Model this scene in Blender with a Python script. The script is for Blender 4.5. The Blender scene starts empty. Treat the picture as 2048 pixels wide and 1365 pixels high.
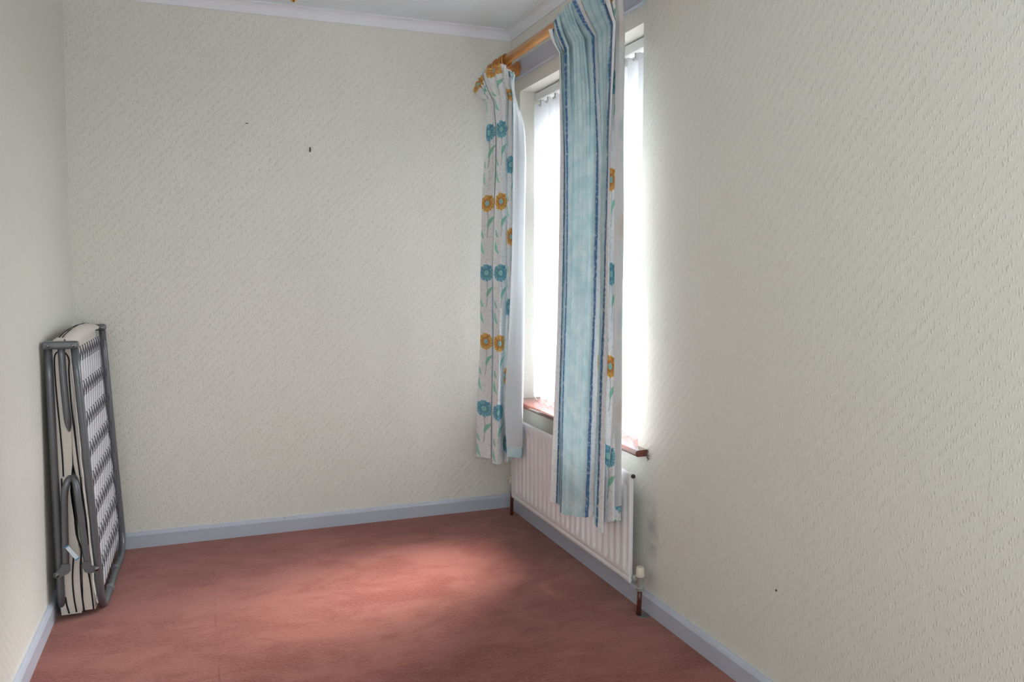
import bpy, bmesh, math, random
import numpy as np
from mathutils import Vector, Matrix
random.seed(7); rng = np.random.default_rng(7)
C = bpy.context.scene.collection
S = bpy.context.scene

# ------------------------------------------------ camera, world, lights, exposure
def set_camera():
    yaw, pitch, roll = 0.37155, 0.09304, 0.00077
    cy, sy, cp, sp = math.cos(yaw), math.sin(yaw), math.cos(pitch), math.sin(pitch)
    f = Vector((sy*cp, cy*cp, -sp)); r = Vector((cy, -sy, 0)); u = r.cross(f)
    cr, sr = math.cos(roll), math.sin(roll)
    r2 = r*cr + u*sr; u2 = -r*sr + u*cr
    cam = bpy.data.cameras.new('camera'); o = bpy.data.objects.new('camera', cam); C.objects.link(o)
    m = Matrix((r2, u2, -f)).transposed().to_4x4(); m.translation = (-1.46941, -3.92136, 1.227)
    o.matrix_world = m
    cam.sensor_width = 36; cam.sensor_fit = 'HORIZONTAL'
    cam.lens = 1644.52/2048*36
    cam.shift_x = -19.255/2048; cam.shift_y = 10.766/2048
    cam.clip_start = 0.02
    S.camera = o
    return o
cam = set_camera()
S.view_settings.view_transform = 'Standard'; S.view_settings.look = 'None'
S.view_settings.gamma = 1; S.view_settings.use_curve_mapping = False
S.view_settings.exposure = EXPOSURE = 0.27

w = bpy.data.worlds.new('overcast_sky'); S.world = w; w.use_nodes = True
bg = w.node_tree.nodes['Background']
# overcast sky, brighter overhead than at the horizon (1 : 3), over dull ground
wn = w.node_tree; tc = wn.nodes.new('ShaderNodeTexCoord'); sx = wn.nodes.new('ShaderNodeSeparateXYZ'); wn.links.new(tc.outputs['Generated'], sx.inputs[0])
mr = wn.nodes.new('ShaderNodeMapRange'); mr.inputs['From Min'].default_value = 0; mr.inputs['From Max'].default_value = 1
mr.inputs['To Min'].default_value = 0.333; mr.inputs['To Max'].default_value = 1.0; wn.links.new(sx.outputs[2], mr.inputs['Value'])
gt = wn.nodes.new('ShaderNodeMapRange'); gt.interpolation_type = 'SMOOTHSTEP'
gt.inputs['From Min'].default_value = -0.02; gt.inputs['From Max'].default_value = 0.06; wn.links.new(sx.outputs[2], gt.inputs['Value'])
sk = wn.nodes.new('ShaderNodeMix'); sk.data_type = 'RGBA'; sk.inputs[6].default_value = (0.055, 0.055, 0.05, 1)
sc_ = wn.nodes.new('ShaderNodeMix'); sc_.data_type = 'RGBA'; sc_.blend_type = 'MULTIPLY'; sc_.inputs[0].default_value = 1
sc_.inputs[6].default_value = (0.93, 0.97, 1.0, 1); wn.links.new(mr.outputs[0], sc_.inputs[7])
wn.links.new(gt.outputs[0], sk.inputs[0]); wn.links.new(sc_.outputs[2], sk.inputs[7]); wn.links.new(sk.outputs[2], bg.inputs[0])
bg.inputs[1].default_value = 24.0
# the sun behind thin cloud, a wide soft disc high over the window side
sl = bpy.data.lights.new('hazy_sun', 'SUN'); sl.energy = 19.0; sl.angle = math.radians(40); sl.color = (1.0, 0.985, 0.965)
so = bpy.data.objects.new('hazy_sun', sl); C.objects.link(so); so.location = (3, -0.4, 5)
so.rotation_euler = Vector((-0.56, -0.27, -0.80)).to_track_quat('-Z', 'Y').to_euler()

def area(name, loc, target, sx, sy, power, color=(1, 1, 1), portal=False):
    l = bpy.data.lights.new(name, 'AREA'); l.shape = 'RECTANGLE'; l.size = sx; l.size_y = sy
    l.energy = power; l.color = color
    o = bpy.data.objects.new(name, l); C.objects.link(o); o.location = loc
    d = Vector(target)-Vector(loc); o.rotation_euler = d.to_track_quat('-Z', 'Y').to_euler()
    if portal: l.cycles.is_portal = True
    return o
area('window_portal', (0.275, -0.723, 1.335), (-1, -0.723, 1.335), 1.56, 1.24, 1, portal=True)
# the camera's own flash, just above the lens
area('camera_flash', (-1.455, -3.90, 1.36), (-0.75, -1.2, 1.2), 0.06, 0.04, 6.0, (0.94, 0.98, 1.0))
# unseen soft fill light, added behind the camera to lift the walls
area('rear_fill', (-1.1, -4.60, 1.25), (-1.1, 0, 1.15), 1.5, 2.0, 18.0, (0.90, 0.975, 1.0))

# ------------------------------------------------ helpers
def link(name, me, mat=None, parent=None, smooth=False):
    o = bpy.data.objects.new(name, me); C.objects.link(o)
    if mat is not None:
        for m_ in (mat if isinstance(mat, (list, tuple)) else [mat]): me.materials.append(m_)
    if parent is not None: o.parent = parent
    if smooth: me.polygons.foreach_set('use_smooth', [True]*len(me.polygons))
    return o
def obj(name, bm, mat=None, parent=None, smooth=False, recalc=True):
    if recalc: bmesh.ops.recalc_face_normals(bm, faces=bm.faces)
    me = bpy.data.meshes.new(name); bm.to_mesh(me); bm.free()
    return link(name, me, mat, parent, smooth)
def autosmooth(o, ang=40):
    me = o.data
    me.polygons.foreach_set('use_smooth', [True]*len(me.polygons))
    bm = bmesh.new(); bm.from_mesh(me)
    for e in bm.edges:
        if len(e.link_faces) == 2 and e.calc_face_angle(0) > math.radians(ang): e.smooth = False
    bm.to_mesh(me); bm.free(); return o
def tag(o, label=None, cat=None, group=None, kind=None):
    if label: o['label'] = label
    if cat: o['category'] = cat
    if group: o['group'] = group
    if kind: o['kind'] = kind
    return o
def thing(name, loc, label, cat, group=None):
    o = bpy.data.objects.new(name, None); C.objects.link(o); o.empty_display_size = 0.05
    return tag(o, label, cat, group)      # parts are written in world metres; the Empty stays at the room's corner
def box(bm, lo, hi, bevel=0, seg=2):
    r = bmesh.ops.create_cube(bm, size=1)
    vs = r['verts']
    lo, hi = Vector(lo), Vector(hi)
    for v in vs: v.co = Vector((lo[i]+(v.co[i]+.5)*(hi[i]-lo[i]) for i in range(3)))
    if bevel:
        es = list({e for v in vs for e in v.link_edges})
        bmesh.ops.bevel(bm, geom=es, offset=bevel, segments=seg, affect='EDGES', profile=.5)
def prism(bm, pts, axis, a, b):
    """closed polygon pts (2d) extruded along axis from a to b; the pts fill the other two axes in order"""
    def mk(p, t):
        c = list(p); c.insert(axis, t); return bm.verts.new(c)
    A = [mk(p, a) for p in pts]; B = [mk(p, b) for p in pts]
    n = len(pts)
    bm.faces.new(A); bm.faces.new(B[::-1])
    for i in range(n): bm.faces.new((A[i], B[i], B[(i+1) % n], A[(i+1) % n]))
def smooth_path(P, sub=6, closed=False):
    P = [Vector(p) for p in P]; out = []; n = len(P)
    rngi = range(n if closed else n-1)
    for i in rngi:
        p1, p2 = P[i], P[(i+1) % n]
        p0 = P[i-1] if (closed or i > 0) else p1*2-p2
        p3 = P[(i+2) % n] if (closed or i+2 < n) else p2*2-p1
        for k in range(sub):
            t = k/sub
            out.append(.5*((2*p1)+(-p0+p2)*t+(2*p0-5*p1+4*p2-p3)*t*t+(-p0+3*p1-3*p2+p3)*t**3))
    if not closed: out.append(P[-1])
    return out
def tube(bm, P, r, seg=10, closed=False, cap=True, flat=None):
    P = [Vector(p) for p in P]; n = len(P); rings = []
    up = None
    for i, p in enumerate(P):
        a = P[i-1] if (i > 0 or closed) else p
        b = P[(i+1) % n] if (i < n-1 or closed) else p
        t = (b-a).normalized()
        if up is None:
            up = Vector((0, 0, 1)) if abs(t.z) < .9 else Vector((0, 1, 0))
        up = (up-t*up.dot(t)).normalized(); sd = t.cross(up)
        rr = r[i] if isinstance(r, (list, tuple)) else r
        rings.append([bm.verts.new(p+up*math.sin(2*math.pi*k/seg)*rr+sd*math.cos(2*math.pi*k/seg)*rr) for k in range(seg)])
    m = n if closed else n-1
    for i in range(m):
        A, B = rings[i], rings[(i+1) % n]
        for k in range(seg): bm.faces.new((A[k], A[(k+1) % seg], B[(k+1) % seg], B[k]))
    if cap and not closed:
        bm.faces.new(rings[0][::-1]); bm.faces.new(rings[-1])
def lathe(bm, prof, origin, axis=(0, 0, 1), seg=24):
    """prof: (radius, height) list"""
    q = Vector((0, 0, 1)).rotation_difference(Vector(axis)); o = Vector(origin); rings = []
    for r, h in prof:
        if r < 1e-6: rings.append([bm.verts.new(o+q@Vector((0, 0, h)))])
        else: rings.append([bm.verts.new(o+q@Vector((r*math.cos(2*math.pi*k/seg), r*math.sin(2*math.pi*k/seg), h))) for k in range(seg)])
    for A, B in zip(rings, rings[1:]):
        for k in range(seg):
            a = A[k % len(A)]; a2 = A[(k+1) % len(A)]; b = B[k % len(B)]; b2 = B[(k+1) % len(B)]
            f = [v for i, v in enumerate((a, a2, b2, b)) if v not in (a, a2, b2, b)[:i]]
            if len(f) > 2: bm.faces.new(f)
    for R in (rings[0], rings[-1]):
        if len(R) > 2:
            try: bm.faces.new(R)
            except ValueError: pass

# ------------------------------------------------ node mini-language
class X:
    """a float socket (or number) with operators that build Math nodes"""
    def __init__(s, nt, v): s.nt, s.v = nt, v
    def _m(s, op, *a):
        n = s.nt.nodes.new('ShaderNodeMath'); n.operation = op
        for i, b in enumerate((s,)+a):
            b = b.v if isinstance(b, X) else b
            if isinstance(b, (int, float)): n.inputs[i].default_value = b
            else: s.nt.links.new(b, n.inputs[i])
        return X(s.nt, n.outputs[0])
    def __add__(s, o): return s._m('ADD', o)
    __radd__ = __add__
    def __sub__(s, o): return s._m('SUBTRACT', o)
    def __rsub__(s, o): return X(s.nt, float(o))._m('SUBTRACT', s)
    def __mul__(s, o): return s._m('MULTIPLY', o)
    __rmul__ = __mul__
    def __truediv__(s, o): return s._m('DIVIDE', o)
    def __neg__(s): return s*-1.0
    def sin(s): return s._m('SINE')
    def abs(s): return s._m('ABSOLUTE')
    def sqrt(s): return s._m('SQRT')
    def floor(s): return s._m('FLOOR')
    def mod(s, o): return s._m('FLOORED_MODULO', o)
    def mn(s, o): return s._m('MINIMUM', o)
    def mx(s, o): return s._m('MAXIMUM', o)
    def pw(s, o): return s._m('POWER', o)
    def atan2(s, o): return s._m('ARCTAN2', o)
    def gt(s, o): return s._m('GREATER_THAN', o)
    def lt(s, o): return s._m('LESS_THAN', o)
    def step(s, a, b):      # smoothstep a..b (a>b allowed)
        n = s.nt.nodes.new('ShaderNodeMapRange'); n.interpolation_type = 'SMOOTHSTEP'
        n.inputs['From Min'].default_value = min(a, b); n.inputs['From Max'].default_value = max(a, b)
        if a > b: n.inputs['To Min'].default_value = 1; n.inputs['To Max'].default_value = 0
        s.nt.links.new(s.v, n.inputs['Value']); return X(s.nt, n.outputs['Result'])
class Mat:
    def __init__(s, name):
        s.m = bpy.data.materials.new(name); s.m.use_nodes = True; s.nt = s.m.node_tree
        s.b = s.nt.nodes['Principled BSDF']; s.out = s.nt.nodes['Material Output']
    def set(s, **k):
        for a, v in k.items():
            i = s.b.inputs[a.replace('_', ' ')]
            if isinstance(v, X): s.nt.links.new(v.v, i)
            elif isinstance(v, bpy.types.NodeSocket): s.nt.links.new(v, i)
            else: i.default_value = (tuple(v)+(1,)) if (isinstance(v, tuple) and len(v) == 3 and i.type == 'RGBA') else v
        return s
    def coord(s, which='Object', scale=None, rot=None):
        t = s.nt.nodes.new('ShaderNodeTexCoord'); o = t.outputs[which]
        if scale is None and rot is None: return o
        mp = s.nt.nodes.new('ShaderNodeMapping')
        if scale: mp.inputs['Scale'].default_value = scale
        if rot: mp.inputs['Rotation'].default_value = rot
        s.nt.links.new(o, mp.inputs['Vector']); return mp.outputs[0]
    def sep(s, vec):
        n = s.nt.nodes.new('ShaderNodeSeparateXYZ'); s.nt.links.new(vec, n.inputs[0])
        return [X(s.nt, o) for o in n.outputs]
    def comb(s, x, y, z=0.0):
        n = s.nt.nodes.new('ShaderNodeCombineXYZ')
        for i, v in enumerate((x, y, z)):
            v = v.v if isinstance(v, X) else v
            if isinstance(v, (int, float)): n.inputs[i].default_value = v
            else: s.nt.links.new(v, n.inputs[i])
        return n.outputs[0]
    def noise(s, vec, scale=5, detail=3, rough=.5, dist=0, out=0):
        n = s.nt.nodes.new('ShaderNodeTexNoise'); s.nt.links.new(vec, n.inputs['Vector'])
        n.inputs['Scale'].default_value = scale; n.inputs['Detail'].default_value = detail
        n.inputs['Roughness'].default_value = rough; n.inputs['Distortion'].default_value = dist
        return X(s.nt, n.outputs[out])
    def voro(s, vec, scale=5, feature='F1'):
        n = s.nt.nodes.new('ShaderNodeTexVoronoi'); n.feature = feature; s.nt.links.new(vec, n.inputs['Vector'])
        n.inputs['Scale'].default_value = scale
        return X(s.nt, n.outputs['Distance'])
    def mix(s, fac, a, b, mode='MIX'):
        n = s.nt.nodes.new('ShaderNodeMix'); n.data_type = 'RGBA'; n.blend_type = mode
        if isinstance(fac, X): s.nt.links.new(fac.v, n.inputs[0])
        else: n.inputs[0].default_value = fac
        for i, v in ((6, a), (7, b)):
            if isinstance(v, tuple): n.inputs[i].default_value = v+(1,) if len(v) == 3 else v
            else: s.nt.links.new(v, n.inputs[i])
        return n.outputs[2]
    def bump(s, h, dist=.001, strength=1.0):
        n = s.nt.nodes.new('ShaderNodeBump'); n.inputs['Distance'].default_value = dist
        n.inputs['Strength'].default_value = strength; s.nt.links.new(h.v, n.inputs['Height'])
        s.nt.links.new(n.outputs[0], s.b.inputs['Normal']); return s

# ------------------------------------------------ materials
def wallpaper(name, axis):
    m = Mat(name); co = m.coord(); x, y, z = m.sep(co)
    h = x if axis == 'x' else y            # horizontal run along the wall
    s = -1.0 if axis == 'x' else 1.0       # the diagonal climbs away from the window corner
    a = (h + z*(-1.0 if axis == 'x' else 1.0))*0.7071      # across the bands
    b = (h + z*(1.0 if axis == 'x' else -1.0))*0.7071      # along them
    warp = m.noise(m.comb(h, z), 3.0, 2)
    dash = m.noise(m.comb(h*210.0, z*95.0, a*12.0), 1.0, 2, .5)
    fine = m.noise(m.comb(h*260.0, z*150.0), 1.0, 2, .6)
    ph = a*2*math.pi/0.027 + warp*5.0
    band = (ph.sin()*0.5+0.5)
    ph2 = a*2*math.pi/0.0105 + warp*9.0 + dash*3.2
    ridge = ph2.sin()*0.5+0.5
    blob = m.voro(m.comb(h*190.0, z*85.0, warp*2.0), 1.0).step(.55, .12)
    hgt = dash*0.55 + blob*(0.15+band*0.85) + fine*0.15 + band*0.35
    seam = (h + 0.10).mod(0.53)
    sm = (seam-0.265).abs().step(0.2635, 0.2648)
    blot = m.noise(m.comb(h, z), 1.7, 3)
    fleck = m.noise(m.comb(h*70.0, z*40.0), 1.0, 2)
    col = m.mix(blot, (0.765, 0.76, 0.69), (0.80, 0.795, 0.735))
    col = m.mix(fleck.step(.35, .7)*0.25, col, (0.745, 0.735, 0.66))
    col = m.mix(sm*(m.noise(m.comb(h*1.0, z*3.0), 1.5, 3).step(.45, .65))*0.3, col, (0.45, 0.42, 0.36))
    if axis == 'y':     # grime above the radiator valve and beside the sill end
        d1 = (((y+1.43)/0.06).pw(2.0)+((z-0.27)/0.22).pw(2.0)).sqrt()
        g = d1.step(1.0, 0.0)*m.noise(m.comb(h, z), 14, 4).step(.35, .62)
        col = m.mix(g*x.gt(-1.0)*0.6, col, (0.30, 0.27, 0.28))
    m.set(Base_Color=col, Roughness=0.42, Specular_IOR_Level=0.42)
    m.bump(hgt, 0.0021 if axis == 'x' else 0.0012, 0.8)
    return m.m
def paint(name, col, rough=.4, spec=.5, bump=0.0, wear=None):
    m = Mat(name); c = m.coord()
    n = m.noise(c, 9, 4)
    k = m.mix(n, tuple(v*.95 for v in col), tuple(min(1, v*1.04) for v in col))
    if wear: k = m.mix(m.noise(c, 38, 5, .65).step(.66, .72), k, wear)
    m.set(Base_Color=k, Roughness=rough, Specular_IOR_Level=spec)
    if bump: m.bump(m.noise(c, 60, 3), bump)
    return m.m
def carpet_mat():
    m = Mat('carpet_pile'); c = m.coord(); x, y, z = m.sep(c)
    big = m.noise(m.comb(x*1.0, y*1.6), 2.2, 4, .6, .6)
    brush = m.noise(m.comb(x*2.2+y*0.7, y*3.4-x*0.5), 1.9, 5, .66, 1.2)
    tuft = m.noise(c, 230, 3, .7)
    grain = m.noise(c, 90, 4, .7)
    f = (big*0.45+brush*0.55).step(.40, .60)
    col = m.mix(f, (0.175, 0.038, 0.024), (0.30, 0.105, 0.080))
    col = m.mix(grain.step(.3, .75)*0.6, col, (0.38, 0.135, 0.105))
    col = m.mix(tuft.step(.40, .70)*0.6, col, (0.27, 0.09, 0.07))
    ln = (x+1.457+(m.noise(m.comb(x, y), 6, 2)-0.5)*0.012).abs().step(.004, .001)*m.noise(m.comb(x*30.0, y*9.0), 1.0, 3).step(.4, .6)
    col = m.mix(ln*0.5, col, (0.13, 0.03, 0.022))
    # a few flattened scuffs
    sc = m.noise(m.comb(x*5.0, y*5.0), 2.0, 5, .7, 1.5).step(.69, .76)
    col = m.mix(sc*0.45, col, (0.30, 0.075, 0.055))
    m.set(Base_Color=col, Roughness=0.95, Specular_IOR_Level=0.15, Sheen_Weight=0.35, Sheen_Roughness=0.3, Sheen_Tint=(1, .95, .93, 1))
    m.bump(tuft*0.8+grain*0.9+brush*0.5, 0.005, 0.6)
    return m.m
def wood(name, a, b, rough=.3, axis=1, sc=1.0, coat=.3):
    m = Mat(name); c = m.coord(); v = [18*sc, 18*sc, 18*sc]; v[axis] = 1.2*sc
    x, y, z = m.sep(c)
    n = m.noise(m.comb(x*v[0], y*v[1], z*v[2]), 2.0, 5, .6, .9)
    m.set(Base_Color=m.mix(n.step(.3, .7), a, b), Roughness=rough, Coat_Weight=coat, Coat_Roughness=.15)
    m.bump(n, .0003); return m.m
def metal(name, col, rough=.3, met=1.0):
    m = Mat(name); n = m.noise(m.coord(), 60, 4)
    m.set(Base_Color=m.mix(n, tuple(v*.9 for v in col), col), Metallic=met, Roughness=n*.15+(rough-.07)); return m.m
def add_translucent(m, fac, col):
    nt = m.nt; t = nt.nodes.new('ShaderNodeBsdfTranslucent'); mx = nt.nodes.new('ShaderNodeMixShader')
    if isinstance(col, tuple): t.inputs[0].default_value = col+(1,)
    else: nt.links.new(col, t.inputs[0])
    if isinstance(fac, X): nt.links.new(fac.v, mx.inputs[0])
    else: mx.inputs[0].default_value = fac
    nt.links.new(m.b.outputs[0], mx.inputs[1]); nt.links.new(t.outputs[0], mx.inputs[2])
    nt.links.new(mx.outputs[0], m.out.inputs['Surface'])
def print_fabric():
    """printed cotton: pale ground, rows of daisy-like flowers (ochre / turquoise) on stems, blue bordered aqua panels.
       u repeats every 0.5 m: panel 0..0.16 between two dark stripes, flower columns at 0.26 and 0.40; v is height."""
    m = Mat('printed_curtain_cotton'); uv = m.coord('UV'); u, v, _ = m.sep(uv)
    P, H = 0.5, 0.326
    mott = m.noise(m.comb(u*1.0, v*1.0), 75, 4, .65); mot2 = m.noise(m.comb(u, v), 16, 4, .6)
    wob = (m.noise(m.comb(u*1.0, v*1.0), 22, 3)-0.5)
    col = m.mix(mott.step(.48, .66)*0.55, (0.87, 0.885, 0.895), (0.62, 0.64, 0.67))
    um = u.mod(P)
    # aqua panel
    inp = (um-0.08).abs().step(0.082, 0.076)
    pc = m.mix(mot2.step(.3, .7), (0.40, 0.60, 0.645), (0.60, 0.735, 0.76))
    pc = m.mix(mott.step(.5, .7)*0.35, pc, (0.36, 0.55, 0.61))
    col = m.mix(inp*0.95, col, pc)
    # brushed dark stripes at both edges
    uw = um + wob*0.006
    for c0, wd in ((0.004, .0042), (0.164, .0062)):
        d = (uw-c0).abs(); d2 = (um+wob*0.012-c0).abs()
        col = m.mix(d2.step(.015, .004)*mott.step(.35, .6)*0.35, col, (0.20, 0.47, 0.62))
        col = m.mix(d.step(wd*1.25, wd*.75)*(mott.step(.28, .5)*0.75+0.25)*0.92, col, (0.035, 0.13, 0.30))
    nrm = m.noise(m.comb(u, v), 190, 2)
    for uc, vo in ((0.26, 0.0), (0.40, -0.160)):
        du = um-uc; vv = (v-(1.538+vo)+H*0.5); dv = vv.mod(H)-H*0.5
        par = (vv/H).floor().mod(2.0).abs().step(0.4, 0.6)        # 0 ochre, 1 turquoise
        # stem: a slack S below the flower, bending left
        sx = du + 0.004 + (dv*19.0).sin()*0.008*1.0 + dv*0.03
        stem = (sx.abs().step(.0022, .0009))*dv.step(-0.035, -0.045)*dv.step(-0.2, -0.15)
        col = m.mix(stem*0.75, col, (0.22, 0.33, 0.32))
        # leaves
        for (lx, lz, ang, L, W, cc) in ((.017, -.088, 58, .034, .0085, (0.18, 0.43, 0.33)), (-.026, .115, 108, .034, .0075, (0.22, 0.50, 0.42)), (-.024, -.148, 112, .026, .0065, (0.24, 0.46, 0.40))):
            ca, sa = math.cos(math.radians(ang)), math.sin(math.radians(ang))
            a = (du-lx)*ca+(dv-lz)*sa; b = (dv-lz)*ca-(du-lx)*sa
            bb = b + a*a*(7.0)-0.003
            taper = (1.0-(a/L).pw(2.0)).mx(0.0)
            lf = (bb.abs()-taper*W).step(.0008, -.0008)*taper.step(0.0, .05)
            col = m.mix(lf*0.9, col, m.mix(mott, cc, tuple(min(1, q*1.75) for q in cc)))
        r = (du*du+dv*dv).sqrt(); th = dv.atan2(du)
        pet = ((th*8.0+1.0).sin()*0.5+0.5); pet2 = ((th*21.0).sin()*0.5+0.5)
        pet3 = ((th*13.0+2.0).sin()*0.5+0.5)
        R = 0.036+pet.pw(.5)*0.003+pet2*pet3*0.006+(nrm-.5)*0.012
        fl = (r-R).step(.001, -.0012)
        streak = m.noise(m.comb(th*5.0, r*26.0), 2.0, 2, .6)
        gro = r.step(.012, .034)
        yel = m.mix(gro, (0.50, 0.16, 0.025), (0.80, 0.47, 0.07)); yel = m.mix(streak.step(.50, .58)*.8, yel, (0.52, 0.17, 0.02)); yel = m.mix(streak.step(.47, .38)*.75, yel, (0.88, 0.72, 0.34))
        blu = m.mix(gro, (0.06, 0.27, 0.36), (0.16, 0.46, 0.57)); blu = m.mix(streak.step(.50, .58)*.8, blu, (0.055, 0.25, 0.38)); blu = m.mix(streak.step(.47, .38)*.75, blu, (0.50, 0.76, 0.82))
        fc = m.mix(par, yel, blu)
        fc = m.mix(r.step(.0125, .0105), fc, (0.33, 0.66, 0.62))
        fc = m.mix(r.step(.006, .0045), fc, (0.10, 0.40, 0.42))
        fc = m.mix(r.step(.0030, .002), fc, (0.62, 0.80, 0.66))
        col = m.mix(fl*0.95, col, fc)
    m.set(Base_Color=col, Roughness=0.85, Specular_IOR_Level=0.2)
    m.bump(m.noise(m.comb(u*1.0, v*1.0), 520, 2), .0004, .5)
    add_translucent(m, 0.10, col)
    return m.m
def cloth(name, col, trans, rough=.85, tcol=None):
    m = Mat(name); c = m.coord(); n = m.noise(c, 30, 4)
    k = m.mix(n, tuple(v*.96 for v in col), col)
    m.set(Base_Color=k, Roughness=rough, Specular_IOR_Level=0.2)
    m.bump(m.noise(c, 600, 2), .0003, .5)
    if trans: add_translucent(m, trans, tcol or col)
    return m.m
def glass_mat():
    m = Mat('window_glass'); m.set(Base_Color=(1, 1, 1), Roughness=0.0, IOR=1.45, Transmission_Weight=1.0)
    nt = m.nt; t = nt.nodes.new('ShaderNodeBsdfTransparent'); g = nt.nodes.new('ShaderNodeBsdfGlossy'); f = nt.nodes.new('ShaderNodeFresnel'); mx = nt.nodes.new('ShaderNodeMixShader')
    g.inputs['Roughness'].default_value = 0.02; f.inputs[0].default_value = 1.45
    gm = nt.nodes.new('ShaderNodeNewGeometry')      # no internal reflection where the ray leaves the pane
    fac = X(nt, f.outputs[0])*(1.0-X(nt, gm.outputs['Backfacing'])); nt.links.new(fac.v, mx.inputs[0]); nt.links.new(t.outputs[0], mx.inputs[1]); nt.links.new(g.outputs[0], mx.inputs[2])
    nt.links.new(mx.outputs[0], m.out.inputs['Surface']); return m.m
M = dict(
    wall_x=wallpaper('cream_relief_wallpaper_across', 'x'), wall_y=wallpaper('cream_relief_wallpaper_along', 'y'),
    ceiling=paint('ceiling_white', (0.82, 0.88, 0.92), .8, .2, .0004), coving=paint('coving_white', (0.85, 0.87, 0.91), .55, .3),
    lilac=paint('grey_lilac_gloss', (0.50, 0.535, 0.62), .32, .5, wear=(0.40, 0.42, 0.48)),
    reveal=paint('reveal_cream', (0.78, 0.76, 0.68), .5, .4, .0012),
    carpet=carpet_mat(), pine=wood('varnished_pine', (0.56, 0.21, 0.035), (0.72, 0.36, 0.10), .28),
    pine_dark=wood('turned_pine', (0.40, 0.14, 0.025), (0.58, 0.25, 0.06), .32),
    sill=wood('mahogany_board', (0.13, 0.032, 0.02), (0.19, 0.055, 0.036), .25, coat=.6),
    rad=paint('radiator_enamel', (0.83, 0.82, 0.84), .28, .5), rad_in=paint('radiator_shadow_steel', (0.45, 0.45, 0.47), .6),
    upvc=paint('white_upvc', (0.86, 0.87, 0.88), .25, .5), glass=glass_mat(),
    print=print_fabric(), lining=cloth('ivory_curtain_lining', (0.86, 0.86, 0.87), .5),
    vane=cloth('blind_vane_fabric', (0.80, 0.81, 0.84), .42, tcol=(0.36, 0.38, 0.42)),
    rail=paint('blind_rail_white', (0.72, 0.72, 0.71), .4), clip=paint('grey_plastic_clip', (0.42, 0.42, 0.43), .4),
    chrome=metal('tarnished_chrome', (0.50, 0.53, 0.51), .3, .6), steel=metal('grey_lacquered_steel', (0.17, 0.18, 0.195), .33, .5),
    steel_lt=paint('grey_plastic_collar', (0.17, 0.18, 0.20), .35), wire=metal('spring_wire', (0.12, 0.125, 0.145), .4, .5),
    bolt=metal('bolt_steel', (0.30, 0.31, 0.33), .25), knob=paint('yellowed_plastic', (0.74, 0.68, 0.57), .35),
    copper=paint('brown_painted_pipe', (0.10, 0.028, 0.018), .3, .5), dark=paint('dark_iron', (0.03, 0.025, 0.022), .5),
    tick=cloth('cream_ticking', (0.70, 0.655, 0.60), 0), tickw=cloth('white_mattress_cover', (0.74, 0.74, 0.78), 0),
    piping=cloth('black_piping', (0.018, 0.016, 0.022), 0), tag=paint('white_tag', (0.72, 0.82, 0.90), .4), tagb=paint('blue_tag_edge', (0.08, 0.30, 0.55), .4),
    brass=metal('polished_brass', (0.75, 0.48, 0.17), .15), shade=cloth('opal_glass', (0.80, 0.78, 0.72), .3, .25),
    grime=paint('crumbled_filler', (0.16, 0.15, 0.14), .8),
)

# ------------------------------------------------ room shell (metres; x=0 window wall, y=0 back wall, z=0 carpet)
YF, ZC, TH = -4.75, 2.395, 0.30
WY0, WY1, WZ0, WZ1 = -0.126, -1.322, 0.572, 2.085       # window opening
def LX(y, z): return -1.996 + 0.0165*z + 0.0035*y       # the left wall leans and splays slightly
def grid_quad(name, P00, P10, P11, P01, mat, thick, kind='structure'):
    bm = bmesh.new(); P = [Vector(p) for p in (P00, P10, P11, P01)]; t = Vector(thick)
    A = [bm.verts.new(p) for p in P]; B = [bm.verts.new(p+t) for p in P]
    bm.faces.new(A); bm.faces.new(B[::-1])
    for i in range(4): bm.faces.new((A[i], B[i], B[(i+1) % 4], A[(i+1) % 4]))
    return tag(obj(name, bm, mat), kind=kind)
grid_quad('floor', (-2.3, 0.3, 0), (0.3, 0.3, 0), (0.3, YF-.2, 0), (-2.3, YF-.2, 0), M['carpet'], (0, 0, -.15))
grid_quad('ceiling', (-2.3, 0.3, ZC), (0.3, 0.3, ZC), (0.3, YF-.2, ZC), (-2.3, YF-.2, ZC), M['ceiling'], (0, 0, .15))
grid_quad('wall_back', (-2.25, 0, 0), (0, 0, 0), (0, 0, ZC), (-2.25, 0, ZC), M['wall_x'], (0, .25, 0))
grid_quad('wall_front', (-2.25, YF, 0), (0, YF, 0), (0, YF, ZC), (-2.25, YF, ZC), M['wall_x'], (0, -.2, 0))
grid_quad('wall_left', (LX(0, 0), 0, 0), (LX(YF, 0), YF, 0), (LX(YF, ZC), YF, ZC), (LX(0, ZC), 0, ZC), M['wall_y'], (-.2, 0, 0))
def wall_right():
    bm = bmesh.new()
    ys = [0.25, WY0, WY1, YF]; zs = [0, WZ0, WZ1, ZC]
    f = {}; b = {}
    for i, y in enumerate(ys):
        for j, z in enumerate(zs):
            f[i, j] = bm.verts.new((0, y, z)); b[i, j] = bm.verts.new((TH, y, z))
    for i in range(3):
        for j in range(3):
            if (i, j) == (1, 1): continue
            bm.faces.new((f[i, j], f[i+1, j], f[i+1, j+1], f[i, j+1])); bm.faces.new((b[i, j], b[i, j+1], b[i+1, j+1], b[i+1, j]))
    hole = [(1, 1), (2, 1), (2, 2), (1, 2)]
    for k in range(4):
        p, q = hole[k], hole[(k+1) % 4]; fc = bm.faces.new((f[p], b[p], b[q], f[q])); fc.material_index = 1
    rim = [(0, 0), (3, 0), (3, 3), (0, 3)]
    for k in range(4):
        p, q = rim[k], rim[(k+1) % 4]; bm.faces.new((f[p], f[q], b[q], b[p]))
    return tag(obj('wall_right', bm, [M['wall_y'], M['reveal']]), kind='structure')
wall_right()

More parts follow.
